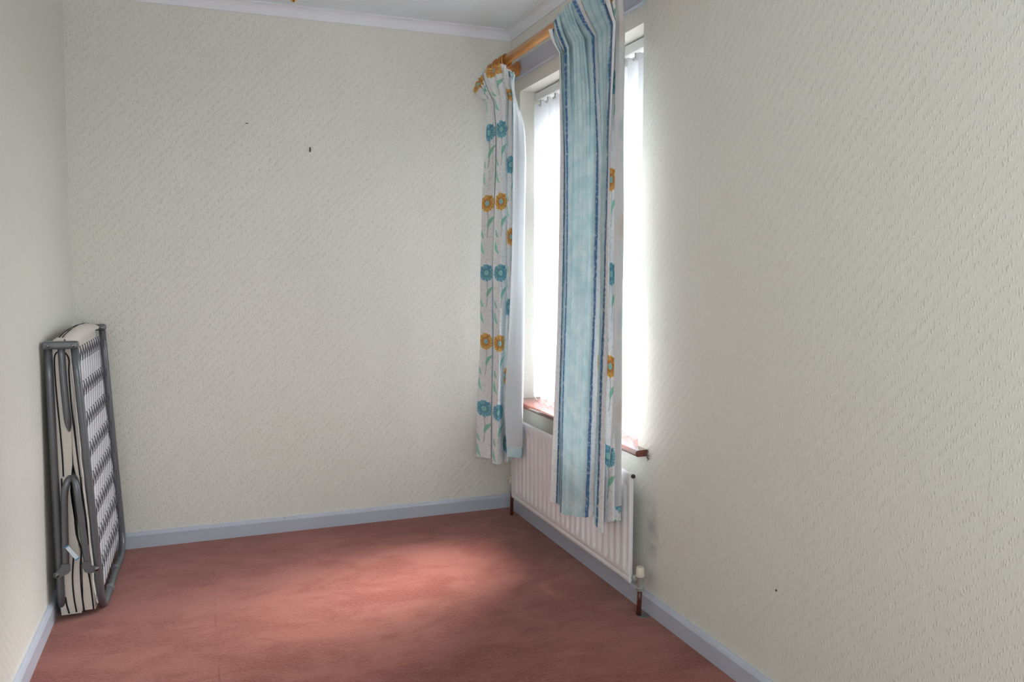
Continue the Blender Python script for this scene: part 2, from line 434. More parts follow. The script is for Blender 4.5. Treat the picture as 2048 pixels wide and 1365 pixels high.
# skirting boards: chamfered profile
def skirt_prof(s):   # offset from the wall, height
    return [(0, 0), (.016*s, 0), (.016*s, .056), (.011*s, .066), (.006*s, .070), (0, .070)]
bm = bmesh.new(); prism(bm, [(y, z) for y, z in skirt_prof(-1)], 0, -2.0, -0.0005); tag(obj('baseboard_back', bm, M['lilac']), kind='structure')
bm = bmesh.new(); prism(bm, [(y-YF*-1, z) if 0 else (YF+y, z) for y, z in skirt_prof(1)], 0, -2.0, -0.0005); tag(obj('baseboard_front', bm, M['lilac']), kind='structure')
bm = bmesh.new()
pr = skirt_prof(-1); A = [bm.verts.new((x, -0.016, z)) for x, z in pr]; B = [bm.verts.new((x, YF, z)) for x, z in pr]
bm.faces.new(A); bm.faces.new(B[::-1])
for i in range(6): bm.faces.new((A[i], B[i], B[(i+1) % 6], A[(i+1) % 6]))
tag(obj('baseboard_right', bm, M['lilac']), kind='structure')
bm = bmesh.new()
pr = skirt_prof(1); A = [bm.verts.new((LX(0, z)+x, -0.016, z)) for x, z in pr]; B = [bm.verts.new((LX(YF, z)+x, YF, z)) for x, z in pr]
bm.faces.new(A); bm.faces.new(B[::-1])
for i in range(6): bm.faces.new((A[i], B[i], B[(i+1) % 6], A[(i+1) % 6]))
tag(obj('baseboard_left', bm, M['lilac']), kind='structure')

# coving, a small cove moulding round the ceiling
def cove(n=6):
    q = .045; pts = [(0, ZC-q), (.006, ZC-q)]
    for k in range(n+1):
        a = math.pi/2*k/n
        pts.append((.006+(q-.012)*(1-math.cos(a)), ZC-q+.006+(q-.012)*math.sin(a)))
    pts += [(q, ZC-.006), (q, ZC+.001), (0, ZC+.001)]
    return pts
def cove_run(name, fn):
    bm = bmesh.new(); A = [bm.verts.new(fn(o, z, 0)) for o, z in cove()]; B = [bm.verts.new(fn(o, z, 1)) for o, z in cove()]
    n = len(A); bm.faces.new(A); bm.faces.new(B[::-1])
    for i in range(n): bm.faces.new((A[i], B[i], B[(i+1) % n], A[(i+1) % n]))
    return tag(obj(name, bm, M['coving']), kind='structure')
cove_run('trim_2', lambda o, z, e: (-o if e else LX(0, z)+o, -o, z))
cove_run('trim_3', lambda o, z, e: (-o, YF+o if e else -o, z))
cove_run('trim_4', lambda o, z, e: (LX(0, z)+o, YF+o if e else -o, z))
cove_run('trim_5', lambda o, z, e: (-o if e else LX(YF, z)+o, YF+o, z))
# painted batten over the window that carries the curtain pole
bm = bmesh.new(); box(bm, (-.019, -1.338, 2.146), (0, -.046, 2.224), .003); tag(obj('trim_1', bm, M['lilac']), kind='structure')

# ------------------------------------------------ window, sill
win = bpy.data.objects.new('window_1', None); C.objects.link(win); tag(win, kind='structure', label='white framed window behind the vertical blind', cat=None)
bm = bmesh.new()
for lo, hi in (((.185, WY1, WZ0), (.245, WY1+.06, WZ1)), ((.185, WY0-.06, WZ0), (.245, WY0, WZ1)),
               ((.185, WY1+.0605, WZ0), (.245, WY0-.0605, WZ0+.065)), ((.185, WY1+.0605, WZ1-.06), (.245, WY0-.0605, WZ1))):
    box(bm, lo, hi, .006)
obj('window_frame', bm, M['upvc'], win)
bm = bmesh.new(); box(bm, (.187, WY1+.061, 1.56), (.243, WY0-.061, 1.625), .006); obj('transom', bm, M['upvc'], win)
bm = bmesh.new(); box(bm, (.188, -.755, WZ0+.066), (.242, -.69, 1.559), .006); obj('mullion', bm, M['upvc'], win)
for lo, hi in (((WY1+.06, WZ0+.065), (-.755, 1.56)), ((-.69, WZ0+.065), (WY0-.06, 1.56)), ((WY1+.06, 1.625), (WY0-.06, WZ1-.06))):
    bm = bmesh.new(); box(bm, (.212, lo[0], lo[1]), (.218, hi[0], hi[1])); obj('pane', bm, M['glass'], win)
# mahogany sill board with rounded nose and short horns
def sill():
    bm = bmesh.new(); z0, z1, xn = .563, .587, -.050
    prof = [(.184, z0), (-.040, z0)]
    for k in range(9):
        a = -math.pi/2+math.pi*k/8; prof.append((xn+.012-.012*math.cos(a), (z0+z1)/2+.012*math.sin(a)))
    prof += [(.184, z1)]
    # outline in plan: nose piece runs past the opening on both sides, the tongue fills the reveal
    pts = [(-.001, z0)]+prof[1:-1]+[(-.001, z1)]
    prism(bm, [(x, z) for x, z in pts], 1, -1.392, -.060)
    box(bm, (-.001, WY1+.0005, z0), (.184, WY0-.0005, z1))
    o = obj('window_sill', bm, M['sill'], None); autosmooth(o, 35)
    return tag(o, 'dark reddish brown wooden sill with rounded front edge under the window', 'window sill')
sill()
bm = bmesh.new()   # broken filler and torn paper round the sill's near end
for k in range(10):
    a = random.uniform(0, 1); y = -1.394-random.uniform(0, .012); z = .552+.046*a
    tube(bm, [(-.003, y, z), (-.006-random.uniform(0, .006), y-random.uniform(-.003, .006), z+random.uniform(-.006, .008)), (-.004, y-.005+random.uniform(-.005, .005), z+random.uniform(-.008, .010))], .0008, 5)
tag(obj('torn_wallpaper', bm, M['grime']), 'ragged dark scraps of torn wallpaper at the near end of the window sill', 'wallpaper scraps')

# ------------------------------------------------ vertical blind
bl = thing('vertical_blind', (0, 0, 0), 'white vertical blind of hanging fabric vanes inside the window recess', 'blind')
bm = bmesh.new(); box(bm, (.075, WY1+.006, 2.042), (.115, WY0-.006, 2.080), .004); obj('head_rail', bm, M['rail'], bl)
vx, vdir = .095, Vector((1, .22, 0)).normalized(); vw = .089/2
def vane_mesh():
    bm = bmesh.new(); nrm = Vector((-vdir.y, vdir.x, 0)); n = 6; th = .0006
    rows = [.600, .6005, 1.0, 1.6, 2.020]
    front = []; 
    for z in rows:
        front.append([bm.verts.new(vdir*(vw*(-1+2*k/n))+nrm*(.003*(1-(2*k/n-1)**2))+Vector((0, 0, z))) for k in range(n+1)])
    for a, b in zip(front, front[1:]):
        for k in range(n): bm.faces.new((a[k], a[k+1], b[k+1], b[k]))
    me = bpy.data.meshes.new('vane'); bm.to_mesh(me); bm.free(); me.materials.append(M['vane']); 
    me.polygons.foreach_set('use_smooth', [True]*len(me.polygons)); return me
def hanger_mesh():
    bm = bmesh.new(); box(bm, (-.008, -.004, 2.015), (.008, .004, 2.045), .001)
    box(bm, (-.016, -.003, 2.012), (.016, .003, 2.022), .001)
    me = bpy.data.meshes.new('hanger'); bm.to_mesh(me); bm.free(); me.materials.append(M['clip']); return me
def weight_mesh():
    bm = bmesh.new(); nrm = Vector((-vdir.y, vdir.x, 0))
    a = vdir*(-vw*.96)+nrm*.001; b = vdir*(vw*.96)+nrm*.001
    for s in (1, -1):
        q = [a+nrm*.0012*s, b+nrm*.0012*s]
        vs = [bm.verts.new(q[0]+Vector((0, 0, .597))), bm.verts.new(q[1]+Vector((0, 0, .597))), bm.verts.new(q[1]+Vector((0, 0, .628))), bm.verts.new(q[0]+Vector((0, 0, .628)))]
        bm.faces.new(vs)
    me = bpy.data.meshes.new('vane_weight'); bm.to_mesh(me); bm.free(); me.materials.append(M['vane']); return me
vm, hm, wm = vane_mesh(), hanger_mesh(), weight_mesh()
ang = math.atan2(vdir.y, vdir.x)
nv = 14; ys = [WY0-.050-k*(WY0-WY1-.10)/(nv-1) for k in range(nv)]
for k, y in enumerate(ys):
    v = bpy.data.objects.new('vane', vm); C.objects.link(v); v.location = (vx, y, 0); v.parent = bl
    v.rotation_euler = (0, 0, random.uniform(-.035, .035))
    h_ = bpy.data.objects.new('hanger', hm); C.objects.link(h_); h_.parent = bl; h_.location = (vx, y, 0); h_.rotation_euler = (0, 0, ang)
    w_ = bpy.data.objects.new('weight', wm); C.objects.link(w_); w_.parent = v
for sgn in (1, -1):
    bm = bmesh.new()
    for a, b in zip(ys, ys[1:]):
        P = [Vector((vx, a, .606))+vdir*vw*.97*sgn, Vector((vx, (a+b)/2, .590))+vdir*vw*.97*sgn, Vector((vx, b, .606))+vdir*vw*.97*sgn]
        tube(bm, smooth_path(P, 5), .0013, 5, cap=False)
    obj('bead_chain', bm, M['rail'], bl)

# ------------------------------------------------ radiator
rd = thing('radiator', (0, 0, 0), 'white ribbed panel radiator on the wall under the window sill', 'radiator')
RY0, RY1, RZ0, RZ1, RX = -.190, -1.398, .103, .511, -.072
def rad_panel(xf, sgn, name):
    pitch = .0497; mz, my = .040, .030
    ysr = []; y = RY0
    nf = int((RY0-RY1-2*my)/pitch); start = RY0-my-((RY0-RY1-2*my)-nf*pitch)/2
    zs = [RZ0, RZ0+.004, RZ0+.008, RZ0+.022, RZ0+.024, RZ0+.027, RZ0+.040, RZ0+.045, RZ0+.05, RZ0+.056, RZ0+.063, RZ0+.07, (RZ0+RZ1)/2, RZ1-.066, RZ1-.058, RZ1-.05, RZ1-.043, RZ1-.038, RZ1-.02, RZ1-.010, RZ1-.004, RZ1]
    yl = [RY0, RY0-.003, RY0-.008]
    sub = 12
    yl += [start-k*pitch/sub for k in range(nf*sub+1)]
    yl += [RY1+.008, RY1+.003, RY1]
    def h(y, z):
        d = 0
        e = min(RY0-y, y-RY1, z-RZ0, RZ1-z)
        d -= .007*(1-min(1, e/.008))**2                       # rolled edge
        t = (start-y)/pitch
        if 0 <= t <= nf:
            ph = (t % 1.0)
            g = max(0, math.cos((ph-.5)*2*math.pi)*.5+.5)      # 1 at the middle of a waterway
            g = min(1, g*1.5)
            lo = min(1, max(0, (z-(RZ0+.042))/.024)); hi = min(1, max(0, ((RZ1-.038)-z)/.022))
            d += .0085*(g-1)*min(lo, hi)                         # grooves between the waterways
        if abs(z-(RZ0+.024)) < .0015: d -= .0016                 # weld line
        return d
    bm = bmesh.new(); V = [[bm.verts.new((xf-sgn*-h(yy, zz)*1.0 if False else xf-sgn*h(yy, zz), yy, zz)) for yy in yl] for zz in zs]
    for a, b in zip(V, V[1:]):
        for k in range(len(yl)-1): bm.faces.new((a[k], a[k+1], b[k+1], b[k]))
    o = obj(name, bm, M['rad'], rd, smooth=True, recalc=False)
    sol = o.modifiers.new('thickness', 'SOLIDIFY'); sol.thickness = .003; sol.offset = -1 if sgn > 0 else 1
    return o
rad_panel(RX, 1, 'front_panel')
bm = bmesh.new(); box(bm, (RX+.009, RY1+.004, RZ0+.006), (RX+.016, RY0-.004, RZ1-.006), .002); obj('back_panel', bm, M['rad'], rd)
bm = bmesh.new()   # folded convector fins behind the panel
k = 0; y = RY0-.05
fin = []
while y > RY1+.05:
    fin += [(RX+.017, y), (RX+.043, y-.004), (RX+.043, y-.014), (RX+.017, y-.018)]; y -= .0265
lo = [bm.verts.new((x, yy, RZ0+.05)) for x, yy in fin]; hi = [bm.verts.new((x, yy, RZ1-.04)) for x, yy in fin]
for i in range(len(fin)-1): bm.faces.new((lo[i], lo[i+1], hi[i+1], hi[i]))
tag(obj('convector_fins', bm, M['rad'], rd), kind='stuff')
for yb in (-.40, -1.20):
    bm = bmesh.new(); box(bm, (RX+.044, yb-.015, RZ0+.04), (-.0005, yb+.015, RZ1-.05), .002); obj('wall_bracket', bm, M['rad'], rd)
for yb, nm in ((RY0-.02, 'air_vent'), (RY1+.02, 'air_vent')):      # end bosses at the top with the bleed plug at the near end
    bm = bmesh.new(); s = -1 if yb < -1 else 1
    lathe(bm, [(0, 0), (.0075, 0), (.0075, .006), (.0055, .007), (.0055, .010), (.003, .011), (.003, .008), (0, .008)], (RX+.010, yb+s*.019, RZ1-.014), (0, s, 0), 14)
    obj(nm, bm, M['dark'], rd)
def valve(y, s, zc, knob_mat, near):
    # tail from the panel, chrome union nut, angle body, cap; pipe down to the floor
    x = -.050
    bm = bmesh.new(); yb = y
    lathe(bm, [(0, 0), (.010, 0), (.010, .016), (0, .016)], (RX+.02, RY1-.0 if near else RY0, zc), (0, -1 if near else 1, 0), 14)
    d = -1 if near else 1
    e = RY1 if near else RY0
    lathe(bm, [(0, -.01), (.008, -.01), (.008, .012), (.016, .013), (.0165, .016), (.0165, .024), (.015, .026), (.010, .027), (.010, .036), (0, .036)], (x, e, zc), (0, d, 0), 6 if False else 16)
    o1 = autosmooth(obj('union_nut', bm, M['chrome'], rd))
    bm = bmesh.new(); yc = e+d*.040
    lathe(bm, [(0, -.036), (.0135, -.036), (.0145, -.034), (.0145, -.024), (.0115, -.022), (.0105, .0), (.0115, .014), (.013, .015), (.013, .018), (0, .018)], (x, yc, zc), (0, 0, 1), 16)
    vb = autosmooth(obj('valve_body', bm, M['chrome'], rd))
    bm = bmesh.new()
    lathe(bm, [(0, .016), (.0155, .016), (.0165, .018), (.0155, .030), (.0140, .048), (.0125, .051), (0, .051)], (x, yc, zc), (0, 0, 1), 20)
    k_ = autosmooth(obj('valve_knob', bm, knob_mat, vb)); k_['label'] = 'yellowed cream plastic cap'
    bm = bmesh.new(); tube(bm, [(x, yc, zc-.034), (x-.001, yc+.001, zc-.07), (x-.002, yc+.003, -.01)], .0085, 12)
    p_ = obj('pipe', bm, M['copper'], rd, smooth=True); p_['label'] = 'dark brown painted pipe'
valve(RY1, -1, .127, M['knob'], True)
valve(RY0, 1, .150, M['knob'], False)
bm = bmesh.new()   # hole worn in the carpet behind the near pipe
lathe(bm, [(0, .0008), (.019, .0008), (.023, .0015), (.025, 0)], (-.038, -1.44, 0), (0, 0, 1), 14)
tag(obj('pipe_hole_grommet', bm, M['grime']), 'dark frayed patch in the carpet where the near radiator pipe enters', 'carpet hole')

# ------------------------------------------------ curtain pole
PX, PZ = -.120, 2.191
pl = thing('curtain_pole', (0, 0, 0), 'orange varnished pine curtain pole above the window', 'curtain pole')
bm = bmesh.new(); tube(bm, [(PX, -.10, PZ), (PX, -.8, PZ), (PX, -1.60, PZ+.003)], .0205, 24); obj('pole', bm, M['pine'], pl, smooth=True)
for y, s in ((-.10, 1), (-1.60, -1)):
    bm = bmesh.new(); lathe(bm, [(0, -.004), (.024, -.004), (.024, .004), (.016, .008), (.020, .014), (.027, .024), (.029, .034), (.026, .046), (.016, .055), (0, .058)], (PX, y, PZ+(.003 if s < 0 else 0)), (0, s, 0), 24)
    autosmooth(obj('finial', bm, M['pine_dark'], pl))
for y in (-.150, -1.50):
    bm = bmesh.new()
    lathe(bm, [(0, 0), (.034, 0), (.036, .003), (.036, .010), (.031, .013), (.029, .018), (.023, .020), (.021, .026), (.014, .032), (.012, .050), (.014, .064), (0, .066)], (-.0195 if y > -1.3 else -.001, y, PZ-.008), (-1, 0, 0), 28)
    b_ = autosmooth(obj('bracket', bm, M['pine_dark'], pl))
    bm = bmesh.new()
    lathe(bm, [(.0215, -.012), (.030, -.012), (.031, -.008), (.031, .008), (.030, .012), (.0215, .012), (.0215, -.012)], (PX, y, PZ), (0, 1, 0), 28)
    autosmooth(obj('bracket_cup', bm, M['pine_dark'], b_))
def ring_mesh():
    bm = bmesh.new(); P = [(.0275*math.cos(a), 0, .0275*math.sin(a)) for a in [2*math.pi*k/24 for k in range(24)]]
    tube(bm, P, .0042, 8, closed=True)
    me = bpy.data.meshes.new('ring'); bmesh.ops.recalc_face_normals(bm, faces=bm.faces); bm.to_mesh(me); bm.free(); me.materials.append(M['pine_dark'])
    me.polygons.foreach_set('use_smooth', [True]*len(me.polygons)); return me
rm = ring_mesh()
for y in (-.185, -.215, -.24, -.265, -.98, -1.06, -1.14, -1.22, -1.30, -1.38):
    r_ = bpy.data.objects.new('curtain_ring', rm); C.objects.link(r_); r_.location = (PX, y, PZ-.004); r_.rotation_euler = (0, 0, random.uniform(-.25, .25)); r_.parent = pl

# ------------------------------------------------ curtains (control polygons in world metres: heading, neck, ... hem)
NEAR_KEYS = [
    (-0.025, [(-0.19, -0.935, 2.136), (-0.165, -0.969, 2.05), (-0.166, -0.975, 1.85), (-0.166, -0.981, 1.65), (-0.168, -0.972, 1.12), (-0.169, -0.949, 0.77), (-0.17, -0.907, 0.284)]),
    (0.000, [(-0.19, -0.954, 2.142), (-0.165, -0.978, 2.05), (-0.163, -0.993, 1.85), (-0.162, -1.008, 1.65), (-0.157, -0.987, 1.12), (-0.154, -0.96, 0.77), (-0.15, -0.922, 0.282)]),
    (0.014, [(-0.185, -0.961, 2.15), (-0.15, -0.963, 2.05), (-0.149, -0.977, 1.85), (-0.148, -0.992, 1.65), (-0.145, -0.978, 1.12), (-0.143, -0.959, 0.77), (-0.14, -0.925, 0.274)]),
    (0.120, [(-0.175, -0.967, 2.157), (-0.115, -0.933, 2.05), (-0.113, -0.946, 1.85), (-0.112, -0.959, 1.65), (-0.107, -0.943, 1.12), (-0.104, -0.912, 0.77), (-0.1, -0.89, 0.256)]),
    (0.494, [(-0.19, -0.991, 2.16), (-0.165, -1.006, 2.05), (-0.168, -1.024, 1.85), (-0.171, -1.043, 1.65), (-0.178, -1.053, 1.12), (-0.183, -1.05, 0.77), (-0.185, -1.031, 0.277)]),
    (0.525, [(-0.19, -1.024, 2.169), (-0.168, -1.062, 2.05), (-0.169, -1.082, 1.85), (-0.171, -1.092, 1.65), (-0.174, -1.095, 1.12), (-0.177, -1.077, 0.77), (-0.178, -1.054, 0.275)]),
    (0.540, [(-0.172, -1.002, 2.184), (-0.138, -1.024, 2.05), (-0.152, -1.066, 1.85), (-0.175, -1.119, 1.65), (-0.175, -1.114, 1.12), (-0.175, -1.092, 0.77), (-0.175, -1.071, 0.277)]),
    (0.560, [(-0.19, -1.056, 2.173), (-0.168, -1.102, 2.05), (-0.168, -1.115, 1.85), (-0.169, -1.119, 1.65), (-0.17, -1.121, 1.12), (-0.171, -1.101, 0.77), (-0.172, -1.083, 0.278)]),
    (0.580, [(-0.19, -1.082, 2.179), (-0.168, -1.136, 2.05), (-0.168, -1.151, 1.85), (-0.168, -1.165, 1.65), (-0.169, -1.167, 1.12), (-0.169, -1.139, 0.77), (-0.17, -1.125, 0.288)]),
    (0.615, [(-0.19, -1.113, 2.186), (-0.165, -1.18, 2.05), (-0.165, -1.22, 1.85), (-0.164, -1.223, 1.65), (-0.163, -1.215, 1.12), (-0.163, -1.19, 0.77), (-0.162, -1.153, 0.291)]),
    (0.635, [(-0.17, -1.082, 2.201), (-0.13, -1.132, 2.05), (-0.146, -1.198, 1.85), (-0.155, -1.224, 1.65), (-0.155, -1.218, 1.12), (-0.155, -1.195, 0.77), (-0.156, -1.167, 0.293)]),
    (0.645, [(-0.186, -1.126, 2.19), (-0.155, -1.2, 2.05), (-0.155, -1.232, 1.85), (-0.154, -1.239, 1.65), (-0.153, -1.227, 1.12), (-0.153, -1.208, 0.77), (-0.152, -1.171, 0.294)]),
    (0.660, [(-0.185, -1.136, 2.19), (-0.15, -1.222, 2.05), (-0.15, -1.244, 1.85), (-0.15, -1.266, 1.65), (-0.15, -1.253, 1.12), (-0.15, -1.231, 0.77), (-0.15, -1.198, 0.299)]),
    (0.690, [(-0.17, -1.146, 2.207), (-0.13, -1.21, 2.05), (-0.129, -1.228, 1.85), (-0.128, -1.245, 1.65), (-0.125, -1.243, 1.12), (-0.123, -1.221, 0.77), (-0.12, -1.209, 0.308)]),
    (0.850, [(-0.168, -1.196, 2.202), (-0.11, -1.202, 2.05), (-0.108, -1.217, 1.85), (-0.105, -1.233, 1.65), (-0.099, -1.221, 1.12), (-0.095, -1.196, 0.77), (-0.092, -1.182, 0.304)]),
    (1.135, [(-0.18, -1.18, 2.199), (-0.14, -1.234, 2.05), (-0.141, -1.256, 1.85), (-0.142, -1.278, 1.65), (-0.145, -1.288, 1.12), (-0.147, -1.275, 0.77), (-0.15, -1.274, 0.298)]),
    (1.160, [(-0.18, -1.33, 2.193), (-0.15, -1.371, 2.05), (-0.15, -1.359, 1.85), (-0.15, -1.347, 1.65), (-0.15, -1.328, 1.12), (-0.15, -1.308, 0.77), (-0.15, -1.282, 0.293)]),
    (1.200, [(-0.175, -1.383, 2.19), (-0.15, -1.396, 2.05), (-0.149, -1.38, 1.85), (-0.148, -1.365, 1.65), (-0.145, -1.362, 1.12), (-0.143, -1.349, 0.77), (-0.14, -1.327, 0.274)]),
    (1.215, [(-0.168, -1.333, 2.194), (-0.125, -1.315, 2.05), (-0.123, -1.298, 1.85), (-0.122, -1.28, 1.65), (-0.117, -1.275, 1.12), (-0.114, -1.261, 0.77), (-0.105, -1.233, 0.281)]),
    (1.250, [(-0.16, -1.361, 2.192), (-0.135, -1.367, 2.05), (-0.134, -1.352, 1.85), (-0.133, -1.336, 1.65), (-0.13, -1.335, 1.12), (-0.128, -1.321, 0.77), (-0.12, -1.291, 0.307)]),
    (1.285, [(-0.168, -1.437, 2.186), (-0.13, -1.368, 2.05), (-0.129, -1.366, 1.85), (-0.128, -1.363, 1.65), (-0.125, -1.366, 1.12), (-0.123, -1.367, 0.77), (-0.115, -1.356, 0.326)]),
    (1.360, [(-0.164, -1.457, 2.181), (-0.105, -1.35, 2.05), (-0.103, -1.348, 1.85), (-0.101, -1.346, 1.65), (-0.096, -1.342, 1.12), (-0.093, -1.34, 0.77), (-0.088, -1.335, 0.331)]),
    (1.400, [(-0.165, -1.489, 2.186), (-0.115, -1.397, 2.05), (-0.113, -1.394, 1.85), (-0.11, -1.392, 1.65), (-0.104, -1.383, 1.12), (-0.1, -1.381, 0.77), (-0.094, -1.373, 0.334)]),
    (1.460, [(-0.17, -1.448, 2.18), (-0.135, -1.374, 2.05), (-0.134, -1.372, 1.85), (-0.133, -1.37, 1.65), (-0.131, -1.373, 1.12), (-0.13, -1.37, 0.77), (-0.115, -1.289, 0.301)]),
]
FAR_KEYS = [
    (0.225, [(-0.205, -0.039, 2.086), (-0.2, -0.21, 2.005), (-0.203, -0.211, 1.85), (-0.21, -0.168, 1.54), (-0.217, -0.162, 1.2), (-0.223, -0.17, 0.886), (-0.228, -0.144, 0.62), (-0.235, -0.144, 0.313)]),
    (0.260, [(-0.205, -0.109, 2.119), (-0.19, -0.224, 2.005), (-0.193, -0.209, 1.85), (-0.198, -0.208, 1.54), (-0.204, -0.215, 1.2), (-0.21, -0.213, 0.886), (-0.214, -0.202, 0.62), (-0.22, -0.207, 0.32)]),
    (0.294, [(-0.2, -0.161, 2.143), (-0.18, -0.245, 2.005), (-0.182, -0.284, 1.85), (-0.185, -0.271, 1.54), (-0.189, -0.259, 1.2), (-0.193, -0.26, 0.886), (-0.196, -0.259, 0.62), (-0.2, -0.26, 0.325)]),
    (0.450, [(-0.17, -0.131, 2.157), (-0.13, -0.16, 2.005), (-0.132, -0.199, 1.85), (-0.135, -0.186, 1.54), (-0.139, -0.174, 1.2), (-0.143, -0.175, 0.886), (-0.146, -0.175, 0.62), (-0.15, -0.176, 0.307)]),
    (0.715, [(-0.2, -0.176, 2.145), (-0.18, -0.252, 2.005), (-0.183, -0.294, 1.85), (-0.19, -0.29, 1.54), (-0.197, -0.286, 1.2), (-0.203, -0.295, 0.886), (-0.208, -0.302, 0.62), (-0.21, -0.296, 0.314)]),
    (0.760, [(-0.185, -0.253, 2.163), (-0.17, -0.313, 2.005), (-0.173, -0.333, 1.85), (-0.178, -0.34, 1.54), (-0.184, -0.355, 1.2), (-0.19, -0.362, 0.886), (-0.194, -0.353, 0.62), (-0.2, -0.346, 0.315)]),
    (0.788, [(-0.165, -0.32, 2.158), (-0.15, -0.344, 2.005), (-0.151, -0.341, 1.85), (-0.154, -0.347, 1.54), (-0.157, -0.348, 1.2), (-0.16, -0.334, 0.886), (-0.162, -0.312, 0.62), (-0.165, -0.318, 0.311)]),
    (0.820, [(-0.16, -0.346, 2.146), (-0.12, -0.296, 2.005), (-0.121, -0.298, 1.85), (-0.123, -0.296, 1.54), (-0.125, -0.294, 1.2), (-0.127, -0.277, 0.886), (-0.128, -0.253, 0.62), (-0.13, -0.25, 0.307)]),
    (0.870, [(-0.155, -0.305, 2.151), (-0.135, -0.317, 2.005), (-0.136, -0.312, 1.85), (-0.138, -0.316, 1.54), (-0.14, -0.314, 1.2), (-0.142, -0.298, 0.886), (-0.143, -0.273, 0.62), (-0.145, -0.277, 0.309)]),
    (0.905, [(-0.15, -0.383, 2.115), (-0.13, -0.362, 2.005), (-0.131, -0.364, 1.85), (-0.133, -0.365, 1.54), (-0.135, -0.357, 1.2), (-0.137, -0.318, 0.886), (-0.138, -0.281, 0.62), (-0.14, -0.326, 0.317)]),
    (1.000, [(-0.15, -0.402, 2.108), (-0.095, -0.282, 2.005), (-0.094, -0.332, 1.85), (-0.093, -0.342, 1.54), (-0.092, -0.332, 1.2), (-0.09, -0.302, 0.886), (-0.089, -0.279, 0.62), (-0.088, -0.289, 0.329)]),
    (1.050, [(-0.152, -0.439, 2.083), (-0.098, -0.325, 2.005), (-0.097, -0.432, 1.85), (-0.095, -0.44, 1.54), (-0.092, -0.426, 1.2), (-0.09, -0.415, 0.886), (-0.088, -0.408, 0.62), (-0.086, -0.39, 0.344)]),
    (1.120, [(-0.155, -0.416, 2.103), (-0.15, -0.421, 2.005), (-0.151, -0.431, 1.85), (-0.154, -0.432, 1.54), (-0.157, -0.42, 1.2), (-0.16, -0.388, 0.886), (-0.162, -0.353, 0.62), (-0.16, -0.373, 0.356)]),
]

